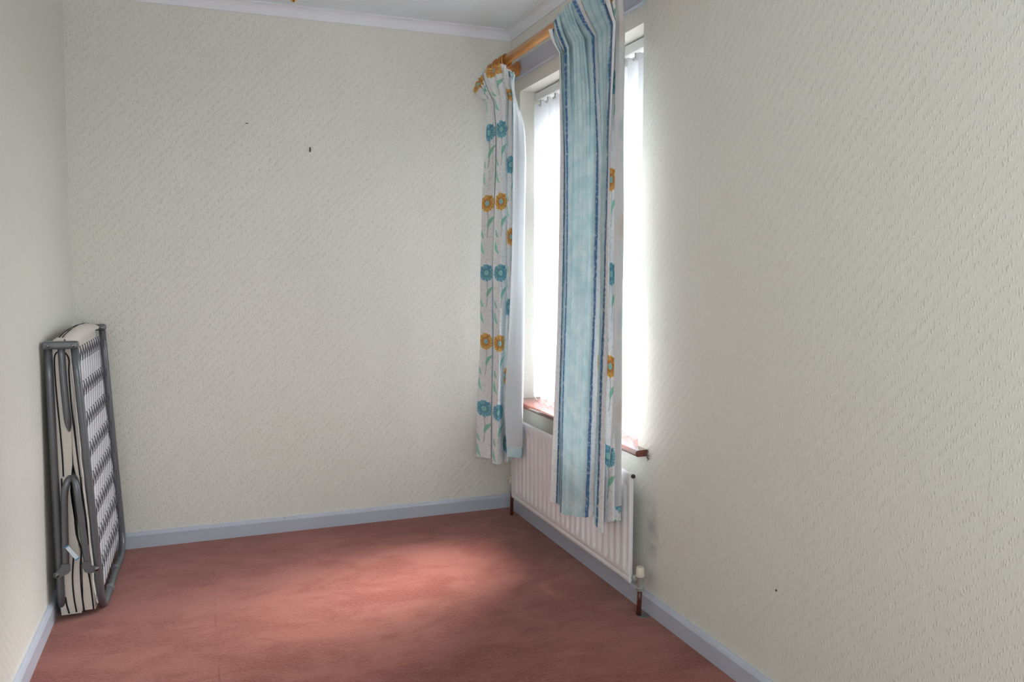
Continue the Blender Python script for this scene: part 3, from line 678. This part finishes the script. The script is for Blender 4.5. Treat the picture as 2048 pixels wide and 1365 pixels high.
def pchip(zs, vals, z):
    i = max(0, min(len(zs)-2, next((k for k in range(len(zs)-1) if zs[k] >= z >= zs[k+1]), 0 if z > zs[0] else len(zs)-2)))
    t = (z-zs[i])/(zs[i+1]-zs[i]); t = max(0, min(1, t))
    m0 = (vals[i+1]-vals[i-1])/(zs[i+1]-zs[i-1])*(zs[i+1]-zs[i]) if i > 0 else vals[i+1]-vals[i]
    m1 = (vals[i+2]-vals[i])/(zs[i+2]-zs[i])*(zs[i+1]-zs[i]) if i+2 < len(zs) else vals[i+1]-vals[i]
    return (2*t**3-3*t*t+1)*vals[i]+(t**3-2*t*t+t)*m0+(-2*t**3+3*t*t)*vals[i+1]+(t**3-t*t)*m1
def curtain(keys, label, sub, hem_mask, smooth_n=5, pleat=.010):
    root = thing('curtain', (0, 0, 0), label, 'curtain')
    nk = len(keys)
    # columns: linear in key index, then smoothed so folds are rounded
    T = np.linspace(0, nk-1, (nk-1)*sub+1)
    U = np.interp(T, range(nk), [k[0] for k in keys])
    L = len(keys[0][1])
    CP = np.zeros((L, len(T), 3))
    for l in range(L):
        for c in range(3): CP[l, :, c] = np.interp(T, range(nk), [k[1][l][c] for k in keys])
        for _ in range(smooth_n):
            CP[l, 1:-1] = (CP[l, :-2]+2*CP[l, 1:-1]+CP[l, 2:])/4
    # rows: heading 8, body ~ 70
    rows = []
    nh = 9
    for i in range(nh):       # heading from top to neck with pinched pleats
        t = i/nh; a = CP[0]*(1-t)+CP[1]*t
        a = a.copy(); bulge = math.sin(math.pi*t)*.006
        a[:, 0] -= bulge; rows.append(a)
    nb = 64
    for i in range(nb+1):
        t = i/nb; a = np.zeros((len(T), 3))
        for j in range(len(T)):
            zs = [CP[l, j, 2] for l in range(1, L)]
            z = zs[0]+(zs[-1]-zs[0])*t
            a[j] = (pchip(zs, [CP[l, j, 0] for l in range(1, L)], z), pchip(zs, [CP[l, j, 1] for l in range(1, L)], z), z)
        rows.append(a)
    G = np.array(rows)                      # rows x cols x 3
    R_, N_ = G.shape[:2]
    # plan normals (front side is on the right hand walking towards the near end)
    d = np.gradient(G[:, :, :2], axis=1); ln = np.linalg.norm(d, axis=2, keepdims=True)+1e-9; d /= ln
    front = np.stack([d[:, :, 1], -d[:, :, 0], 0*d[:, :, 0]], axis=2)
    arc = np.cumsum(np.linalg.norm(np.diff(G[nh+8], axis=0, prepend=G[nh+8][:1]), axis=1))
    zrel = np.concatenate([np.linspace(.13, 0, nh, endpoint=False), -np.linspace(0, 1.72, nb+1)])
    amp = np.where(zrel > 0, pleat*(zrel/.13)*.9+.0015, .0030*np.exp(zrel/.22)+.0004)
    wv = np.sin(arc*2*math.pi/.034)[None, :]*amp[:, None] + np.sin(arc*2*math.pi/.013+1.3)[None, :]*amp[:, None]*.25
    slow = np.sin(arc*2*math.pi/.11+.6)[None, :]*.0018*np.sin(zrel*7.0)[:, None]
    wr = np.zeros((R_, N_))
    for _ in range(5):
        k1, k2, p1 = rng.uniform(8, 28), rng.uniform(3, 11), rng.uniform(0, 6)
        wr += np.sin(arc[None, :]*k1*2+zrel[:, None]*k2+p1)*.00045
    G = G + front*(wv+slow+wr)[:, :, None]
    def build(name, G, mat, vref):
        R_, N_ = G.shape[:2]
        verts = G.reshape(-1, 3); faces = [(r*N_+c, r*N_+c+1, (r+1)*N_+c+1, (r+1)*N_+c) for r in range(R_-1) for c in range(N_-1)]
        me = bpy.data.meshes.new(name); me.from_pydata(verts.tolist(), [], faces)
        uvl = me.uv_layers.new(name='UVMap'); li = np.zeros(len(me.loops), dtype=np.int64); me.loops.foreach_get('vertex_index', li)
        uv = np.stack([np.tile(U, R_), vref.reshape(-1)], axis=1)[li]; uvl.data.foreach_set('uv', uv.reshape(-1).astype(np.float32))
        return link(name, me, mat, root, smooth=True)
    V = G[:, :, 2].copy()      # along the cloth: the floppy heading is longer than it is high
    for i in range(nh): V[i] = G[nh, :, 2]+0.215*(1-i/nh)
    build('fabric', G, M['print'], V)
    # lining: same folds, a few millimetres behind, ending above the hem
    d = np.gradient(G[:, :, :2], axis=1); d /= (np.linalg.norm(d, axis=2, keepdims=True)+1e-9)
    back = np.stack([-d[:, :, 1], d[:, :, 0], 0*d[:, :, 0]], axis=2)
    for _ in range(3): back[:, 1:-1] = (back[:, :-2]+back[:, 1:-1]*2+back[:, 2:])/4
    Lg = (G+back*.0032)[3:-2]
    build('lining', Lg, M['lining'], Lg[:, :, 2])
    # the hem of the lining, a stitched double band
    Hb = (G+back*.0046)[-5:-2]
    build('lining_hem', Hb, M['lining'], Hb[:, :, 2])
    return root
curtain(FAR_KEYS, 'narrow floral curtain with white lining bunched at the far end of the window', 14, None)
curtain(NEAR_KEYS, 'wide pale blue striped curtain hanging at the near end of the window', 12, None)

# ------------------------------------------------ folded guest bed
bed = thing('folding_bed', (0, 0, 0), 'folded grey metal guest bed with striped mattress standing in the back left corner', 'folding bed')
DX = .006; YN, YB = -.742, -.052; r = .0130
def P(x, y, z): return (x+DX, y, z)
def half(xt, xb, out, name, xtf, xbf):
    """U of tube: near upright, rounded bottom, cross tube on the floor, far upright"""
    zt, zb, rc = .958, .0135, .085
    pts = [P(xt, YN, zt)]
    for k in range(1, 8):
        t = k/8; pts.append(P(xt+(xb-xt)*t, YN, zt+(zb+rc-zt)*t))
    for k in range(7):
        a = math.pi/2*k/6; pts.append(P(xb+out*.004*(1-math.cos(a)), YN+rc*(1-math.cos(a)), zb+rc*(1-math.sin(a))))
    xm = (xb+xbf)/2
    pts.append(P(xm, (YN+YB)/2, zb))
    for k in range(7):
        a = math.pi/2*k/6; pts.append(P(xbf, YB-rc*(1-math.sin(a)), zb+rc*(1-math.cos(a))))
    for k in range(1, 9):
        t = k/8; pts.append(P(xbf+(xtf-xbf)*t, YB, zb+rc+(zt+.012-zb-rc)*t))
    bm = bmesh.new(); tube(bm, pts, r, 14); return obj(name, bm, M['steel'], bed, smooth=True)
fr_r = half(-1.886, -1.842, 1, 'bed_frame', -1.868, -1.828)
fr_l = half(-1.966, -1.966, -1, 'bed_frame', -1.954, -1.962)
# joint sleeves on the floor tube of the room-side half
for y in (-.30, -.52):
    bm = bmesh.new(); lathe(bm, [(.0132, -.016), (.0150, -.015), (.0150, .015), (.0132, .016)], P(-1.835, y, .0150), (0, 1, 0), 14); obj('sleeve', bm, M['steel_lt'], fr_r)
# top hinge caps: near and far
for x0, x1, y, z in ((-1.984, -1.871, YN-.004, .970), (-1.965, -1.853, YB+.004, .984)):
    bm = bmesh.new(); y0, y1 = y-.016, y+.016
    box(bm, P(x0, y0, z-.014), P(x1, y1, z+.013), .009, 4)
    hc = obj('hinge_cap', bm, M['steel'], bed)
    for xx in (x0+.020, x1-.018):
        bm = bmesh.new(); lathe(bm, [(0, 0), (.0062, 0), (.0062, .001), (.0045, .004), (0, .005)], P(xx, y0+.0002, z-.002), (0, -1, 0), 12); obj('rivet', bm, M['bolt'], hc, smooth=True)
        bm = bmesh.new(); lathe(bm, [(0, 0), (.0062, 0), (.0062, .001), (.0045, .004), (0, .005)], P(xx, y1-.0002, z-.002), (0, 1, 0), 12); obj('rivet', bm, M['bolt'], hc, smooth=True)
# middle support leg folded down from the hinge
for y in (YN-.003, YB-.0):
    bm = bmesh.new(); tube(bm, smooth_path([P(-1.926, y, .962), P(-1.924, y, .85), P(-1.920, y, .75), P(-1.917, y+.002, .70), P(-1.915, y+.004, .668)], 4), [.0115]*11+[.0115, .0108, .0095, .008, .0055, .003][:6], 12)
    obj('centre_leg', bm, M['steel'], bed, smooth=True)
# end legs, bent at the top, on pressed brackets
for pts, nm in (([P(-1.905, YN+.10, .505), P(-1.912, YN+.04, .507), P(-1.921, YN+.004, .503), P(-1.930, YN-.008, .487), P(-1.938, YN-.012, .446), P(-1.942, YN-.012, .33), P(-1.945, YN-.012, .190)], 'end_leg'),
                ([P(-1.925, YN+.10, .505), P(-1.918, YN+.04, .508), P(-1.909, YN+.004, .502), P(-1.901, YN-.008, .480), P(-1.897, YN-.012, .440), P(-1.888, YN-.012, .325), P(-1.877, YN-.012, .190)], 'end_leg')):
    bm = bmesh.new(); tube(bm, smooth_path(pts, 5), .0115, 12); obj(nm, bm, M['steel'], bed, smooth=True)
    bm = bmesh.new(); far = [(x, 2*(YN+YB)/2-y, z) for x, y, z in pts]; tube(bm, smooth_path(far, 5), .0115, 12); obj(nm, bm, M['steel'], bed, smooth=True)
def plate(poly, y0, y1):
    bm = bmesh.new(); pts = [(x+DX, z) for x, z in poly]
    A = [bm.verts.new((x, y0, z)) for x, z in pts]; B = [bm.verts.new((x, y1, z)) for x, z in pts]
    bm.faces.new(A); bm.faces.new(B[::-1]); n = len(A)
    for i in range(n): bm.faces.new((A[i], B[i], B[(i+1) % n], A[(i+1) % n]))
    bmesh.ops.bevel(bm, geom=list(bm.edges), offset=.0008, segments=1, affect='EDGES')
    return bm
pl1 = [(-1.956, .209), (-1.929, .206), (-1.929, .184), (-1.936, .174), (-1.952, .167), (-1.966, .162), (-1.978, .162), (-1.983, .170), (-1.981, .180), (-1.969, .186), (-1.962, .192)]
pl2 = [(-1.892, .209), (-1.868, .206), (-1.864, .193), (-1.852, .189), (-1.843, .187), (-1.838, .180), (-1.841, .171), (-1.852, .167), (-1.872, .165), (-1.886, .172), (-1.891, .185)]
for poly, bx, bz in ((pl1, -1.972, .172), (pl2, -1.849, .179)):
    for y0, y1, s in ((YN-.0255, YN-.0225, -1), (YB+.0225, YB+.0255, 1)):
        b_ = obj('leg_bracket', plate(poly, y0, y1), M['steel'], bed)
        yy = y0 if s < 0 else y1
        bm = bmesh.new(); lathe(bm, [(0, 0), (.0085, 0), (.0085, .0012), (.005, .0014), (.0048, .005), (0, .0055)], P(bx, yy, bz), (0, s, 0), 14)
        obj('bolt', bm, M['bolt'], b_, smooth=True)
        bm = bmesh.new(); tube(bm, [P(bx, yy, bz), P(bx, yy-s*.03, bz)], .004, 8); obj('pin', bm, M['bolt'], b_)
# mattress: one ticking-covered pad folded over at the top, both leaves hanging between the frames
def mat_prof():
    outR = [(-1.866, .020), (-1.868, .12), (-1.871, .25), (-1.876, .40), (-1.884, .60), (-1.890, .80), (-1.896, .93), (-1.898, .975)]
    top = [(-1.905, .990), (-1.922, .998), (-1.940, .990), (-1.948, .972)]
    outL = [(-1.951, .93), (-1.950, .80), (-1.948, .60), (-1.950, .40), (-1.953, .25), (-1.955, .12), (-1.957, .020)]
    botL = [(-1.950, .010), (-1.928, .012)]
    inn = [(-1.912, .020), (-1.912, .12), (-1.911, .30), (-1.915, .43), (-1.921, .485), (-1.917, .530), (-1.9165, .62)]
    return outR, top, outL, botL, inn
def leaf(outer, inner, lean, name):
    """slab with a puffy near edge: cross-section rings marched along y"""
    bm = bmesh.new(); ysq = [YN+.004, YN+.008, YN+.018, YN+.04, -.55, -.40, -.25, YB-.03, YB-.004]; infl = [-.010, -.004, -.001, 0, 0, 0, 0, -.001, -.008]
    poly = outer+inner; cx = sum(p[0] for p in poly)/len(poly); rings = []
    for yv, s in zip(ysq, infl):
        ring = []
        for i, (x, z) in enumerate(poly):
            px, pz = poly[i-1]; nx, nz = poly[(i+1) % len(poly)]
            t = Vector((nx-px, nz-pz)).normalized(); n = Vector((t.y, -t.x))
            ring.append(bm.verts.new((x+DX+n.x*s+.012*(yv-YN)/.7, yv, z+n.y*s*.6+.008*(yv-YN)/.7)))
        rings.append(ring)
    n = len(poly)
    for A, B in zip(rings, rings[1:]):
        for i in range(n):
            f = bm.faces.new((A[i], A[(i+1) % n], B[(i+1) % n], B[i]))
    bm.faces.new(rings[0]); bm.faces.new(rings[-1][::-1])
    bmesh.ops.triangulate(bm, faces=[f for f in bm.faces if len(f.verts) > 4])
    return obj(name, bm, M['tick'], bed)
def mattress():
    z = [.020, .07, .12, .18, .25, .33, .42, .46, .50, .55, .62, .70, .80, .88, .93, .965]
    xo = np.interp(z, [.02, .25, .5, .8, .93, .965], [-1.8605, -1.868, -1.881, -1.893, -1.899, -1.902])
    mid = np.interp(z, [.02, .08, .15, .25, .33, .42, .46, .485, .53, .6, .8, .965], [-1.908, -1.908, -1.906, -1.908, -1.908, -1.906, -1.902, -1.900, -1.911, -1.914, -1.9160, -1.922])
    xl = np.interp(z, [.02, .25, .5, .8, .93, .965], [-1.961, -1.955, -1.949, -1.951, -1.953, -1.950])
    midl = np.interp(z, [.02, .08, .15, .25, .33, .42, .46, .485, .53, .6, .8, .965], [-1.912, -1.910, -1.910, -1.914, -1.922, -1.930, -1.932, -1.931, -1.9225, -1.9195, -1.9190, -1.923])
    wob = [0, .002, -.0015, .002, -.001, .0015, .0, -.001, .001, -.0015, .001, 0, .0015, -.001, 0, 0]
    R = [(a+b, c) for a, b, c in zip(xo, wob, z)]; Rin = [(a, c) for a, c in zip(mid, z)][::-1]
    topR = [(-1.906, .985), (-1.915, .992), (-1.9225, .990)]
    root = leaf(R+topR, Rin, 0, 'mattress')
    bmL = [(a-b, c) for a, b, c in zip(xl, wob, z)]; Lin = [(a, c) for a, c in zip(midl, z)][::-1]
    topL = [(-1.946, .980), (-1.934, .990), (-1.9225, .990)]
    l2 = leaf((bmL+topL), Lin, 0, 'mattress_leaf'); l2.parent = root
    return root
mt = mattress(); mt['label'] = 'cream ticking mattress with black stripes'
# rounded cover over the fold
bm = bmesh.new()
nseg = 12; ysq = np.linspace(YN+.006, YB-.012, 12); rings = []
for yv in ysq:
    t = (yv-YN)/(YB-YN); ring = []
    sag = .022*math.sin(math.pi*t)**.7
    for k in range(nseg+1):
        a = math.pi*k/nseg; cx = -1.922+DX+.013*t; rx, rz = .034, .012+sag
        ring.append(bm.verts.new((cx+rx*math.cos(a), yv, .974+.010*t+rz*math.sin(a)+.0015*math.sin(yv*60+k))))
    for k in range(2):
        pass
    rings.append(ring)
for A, B in zip(rings, rings[1:]):
    for k in range(nseg): bm.faces.new((A[k], A[k+1], B[k+1], B[k]))
for R__ in (rings[0], rings[-1]): bm.faces.new(R__)
obj('mattress_fold', bm, M['tick'], mt, smooth=True)
def stripe(pts, y=YN+.0025, rr=.0026, parent=mt):
    bm = bmesh.new(); tube(bm, smooth_path([P(x, y, z) for x, z in pts], 5), rr, 6); obj('piping', bm, M['piping'], parent, smooth=True)
stripe([(-1.933, .948), (-1.945, .938), (-1.9495, .905), (-1.948, .803), (-1.943, .682), (-1.940, .577), (-1.940, .511)])
stripe([(-1.932, .944), (-1.915, .941), (-1.905, .917), (-1.907, .869), (-1.904, .748), (-1.896, .609), (-1.889, .508)])
stripe([(-1.946, .505), (-1.9475, .42), (-1.949, .34), (-1.950, .26)])
stripe([(-1.888, .506), (-1.885, .449), (-1.878, .359), (-1.874, .26)])
stripe([(-1.920, .236), (-1.928, .151), (-1.927, .079), (-1.921, .022)])
stripe([(-1.912, .35), (-1.909, .30), (-1.897, .243), (-1.902, .184), (-1.902, .094), (-1.897, .020)])
stripe([(-1.880, .175), (-1.873, .116), (-1.867, .024)])
stripe([(-1.953, .080), (-1.950, .050), (-1.944, .020)])
# piping lines that run over the fold, seen from above
for dx, y0 in ((-.016, YN+.05), (-.004, YN+.13)):
    bm = bmesh.new(); pts = []
    for yv in np.linspace(YN+.02, YB-.03, 16):
        t = (yv-YN)/(YB-YN); sag = .022*math.sin(math.pi*t)**.7; a = math.acos(max(-1, min(1, dx/.034)))
        pts.append((-1.922+DX+.013*t+dx, yv, .974+.010*t+(.012+sag)*math.sin(a)+.001))
    tube(bm, pts, .0016, 5); obj('piping', bm, M['piping'], mt, smooth=True)
# white cover seen through the springs on the room side
bm = bmesh.new(); nz, ny = 26, 16; V = []
for i in range(nz+1):
    z = .035+(.955-.035)*i/nz; row = []
    for j in range(ny+1):
        t = j/ny; yv = YN+.030+(YB-.010-YN-.030)*t
        xs = -1.886+(-1.842+1.886)*(.958-z)/.86; xs = min(xs, -1.842)+DX
        row.append(bm.verts.new((xs-.0085+.013*t+.0015*math.sin(z*55+yv*4)+.001*math.sin(yv*31+z*9)-(.012 if i in (0, nz) else 0), yv, z)))
    V.append(row)
for a, b in zip(V, V[1:]):
    for j in range(ny): bm.faces.new((a[j], a[j+1], b[j+1], b[j]))
cv = obj('mattress_cover', bm, M['tickw'], mt, smooth=True); cv['label'] = 'white cover behind the springs'
sol = cv.modifiers.new('thickness', 'SOLIDIFY'); sol.thickness = .004; sol.offset = 1
# spring mesh on the room-side half: zigzag rows joined by straight wires
def xface(z, y):
    t = (y-YN)/(YB-YN); xn = -1.886+(-1.842+1.886)*(.958-z)/.86; xf = -1.868+(-1.828+1.868)*(.958-z)/.86
    return min(xn, -1.842)*(1-t)+min(xf, -1.828)*t+DX+.004
NL = 12; y0, y1 = YN+.022, YB-.022
rowz = [.930, .806, .695, .585, .478, .372, .268, .165]
def spring_row(zc):
    bm = bmesh.new(); pts = []
    n = NL*12
    for k in range(n+1):
        t = k/n; y = y0+(y1-y0)*t; ph = 2*math.pi*NL*t
        yy = y+.009*math.sin(2*ph); zz = zc+.026*math.tanh(1.8*math.sin(ph))/math.tanh(1.8)
        pts.append((xface(zz, yy)+.0015*math.cos(ph*2), yy, zz))
    tube(bm, pts, .0018, 5, cap=False)
    return obj('spring_row', bm, M['wire'], bed, smooth=True)
for zc in rowz: spring_row(zc)
bm = bmesh.new()
edges_z = [.958-.012]+rowz+[.075]
for k in range(NL):
    y = y0+(y1-y0)*(k+.25)/NL; yb = y0+(y1-y0)*(k+.75)/NL
    for a, b in zip(rowz, rowz[1:]):
        tube(bm, [(xface(a-.024, yb), yb, a-.024), (xface(b+.024, yb)+.0, y, b+.024)], .0006, 4, cap=False)
        tube(bm, [(xface(a-.024, yb)-.001, yb+.004, a-.024), (xface(b+.024, yb)-.001, y+.01, b+.024)], .0005, 4, cap=False)
    tube(bm, [(xface(.139, yb), yb, .141), (xface(.06, yb), yb, .050)], .0009, 4, cap=False)
tag(obj('link_wires', bm, M['wire'], bed), kind='stuff')
# small spring catch on the floor tube
for y in (-.36, -.42, -.47):
    bm = bmesh.new(); tube(bm, [(-1.836+DX, y+.026*math.sin(0)+.0009*k, .045+.004*math.cos(k*1.5)) for k in range(26)], .0016, 5, cap=False); obj('end_spring', bm, M['wire'], bed, smooth=True)
# care label tied round the near leg
bm = bmesh.new()
a, b = Vector(P(-1.937, YN-.0265, .270)), Vector(P(-1.906, YN-.030, .224)); d_ = (b-a).normalized(); nn = Vector((d_.z, 0, -d_.x))
for s0, s1, y in ((0, 1, 0),):
    q = [a-nn*.006, b-nn*.007, b+nn*.007, a+nn*.006]
    A = [bm.verts.new(v) for v in q]; B = [bm.verts.new(v+Vector((0, .0015, 0))) for v in q]
    bm.faces.new(A); bm.faces.new(B[::-1])
    for i in range(4): bm.faces.new((A[i], B[i], B[(i+1) % 4], A[(i+1) % 4]))
tg = obj('care_tag', bm, M['tag'], bed); tg['label'] = 'white tag with blue ends'
for c, h in ((a, .007), (b, .008)):
    bm = bmesh.new()
    tube(bm, [c-nn*h, c+nn*h], .0024, 6)
    obj('tag_edge', bm, M['tagb'], tg)

# ------------------------------------------------ ceiling pendant (only its brass tip reaches into the frame)
pd = thing('pendant_light', (0, 0, 0), 'small brass tipped pendant light hanging from the ceiling', 'pendant light')
LXp, LYp, LZp = -1.204, -1.50, 1.967
bm = bmesh.new(); lathe(bm, [(0, 0), (.006, .002), (.009, .008), (.006, .014), (.008, .018), (.012, .022), (.007, .028), (.007, .034), (.018, .038)], (LXp, LYp, LZp-.004), (0, 0, 1), 16); obj('finial', bm, M['brass'], pd, smooth=True)
bm = bmesh.new(); lathe(bm, [(.016, .034), (.045, .042), (.066, .058), (.078, .080), (.082, .105), (.080, .105), (.075, .082), (.064, .061), (.044, .046), (.016, .038)], (LXp, LYp, LZp), (0, 0, 1), 28); obj('lamp_shade', bm, M['shade'], pd, smooth=True)
bm = bmesh.new(); tube(bm, [(LXp, LYp, LZp+.03), (LXp, LYp, ZC-.02)], .005, 10); obj('stem', bm, M['brass'], pd, smooth=True)
bm = bmesh.new(); lathe(bm, [(.006, -.05), (.02, -.045), (.05, -.012), (.052, 0), (0, 0)], (LXp, LYp, ZC), (0, 0, 1), 24); obj('ceiling_rose', bm, M['brass'], pd, smooth=True)

# ------------------------------------------------ hook, staple and pin left in the walls, and a disc for a small hole
def hook(x, z):
    bm = bmesh.new(); box(bm, (x-.0026, -.005, z-.012), (x+.0026, -.0005, z+.010), .0008)
    tube(bm, smooth_path([(x, -.001, z+.004), (x, -.010, z+.003), (x, -.013, z-.004), (x, -.010, z-.010)], 3), .0018, 6)
    tag(obj('picture_hook', bm, M['dark']), 'small dark upright picture hook on the upper back wall', 'hook')
hook(-.982, 1.775)
bm = bmesh.new(); box(bm, (-1.259, -.003, 1.8725), (-1.247, -.0003, 1.8758), .0005); tag(obj('staple', bm, M['dark']), 'tiny dark staple high on the back wall left of the picture hook', 'staple')
bm = bmesh.new(); lathe(bm, [(0, 0), (.0022, 0), (.0022, .0015), (0, .002)], (-.709, -.0003, 1.653), (0, -1, 0), 8); tag(obj('panel_pin', bm, M['rail']), 'pale pin head low to the right of the picture hook on the back wall', 'pin')
bm = bmesh.new(); lathe(bm, [(0, 0), (.0032, 0), (.0032, .001), (.0015, .003), (0, .003)], (-.0003, -2.11, .336), (-1, 0, 0), 10); tag(obj('nail_hole', bm, M['dark']), 'small dark disc in place of a hole low on the right hand wall', 'nail_hole')  # dark raised disc standing in for a small hole in the wall
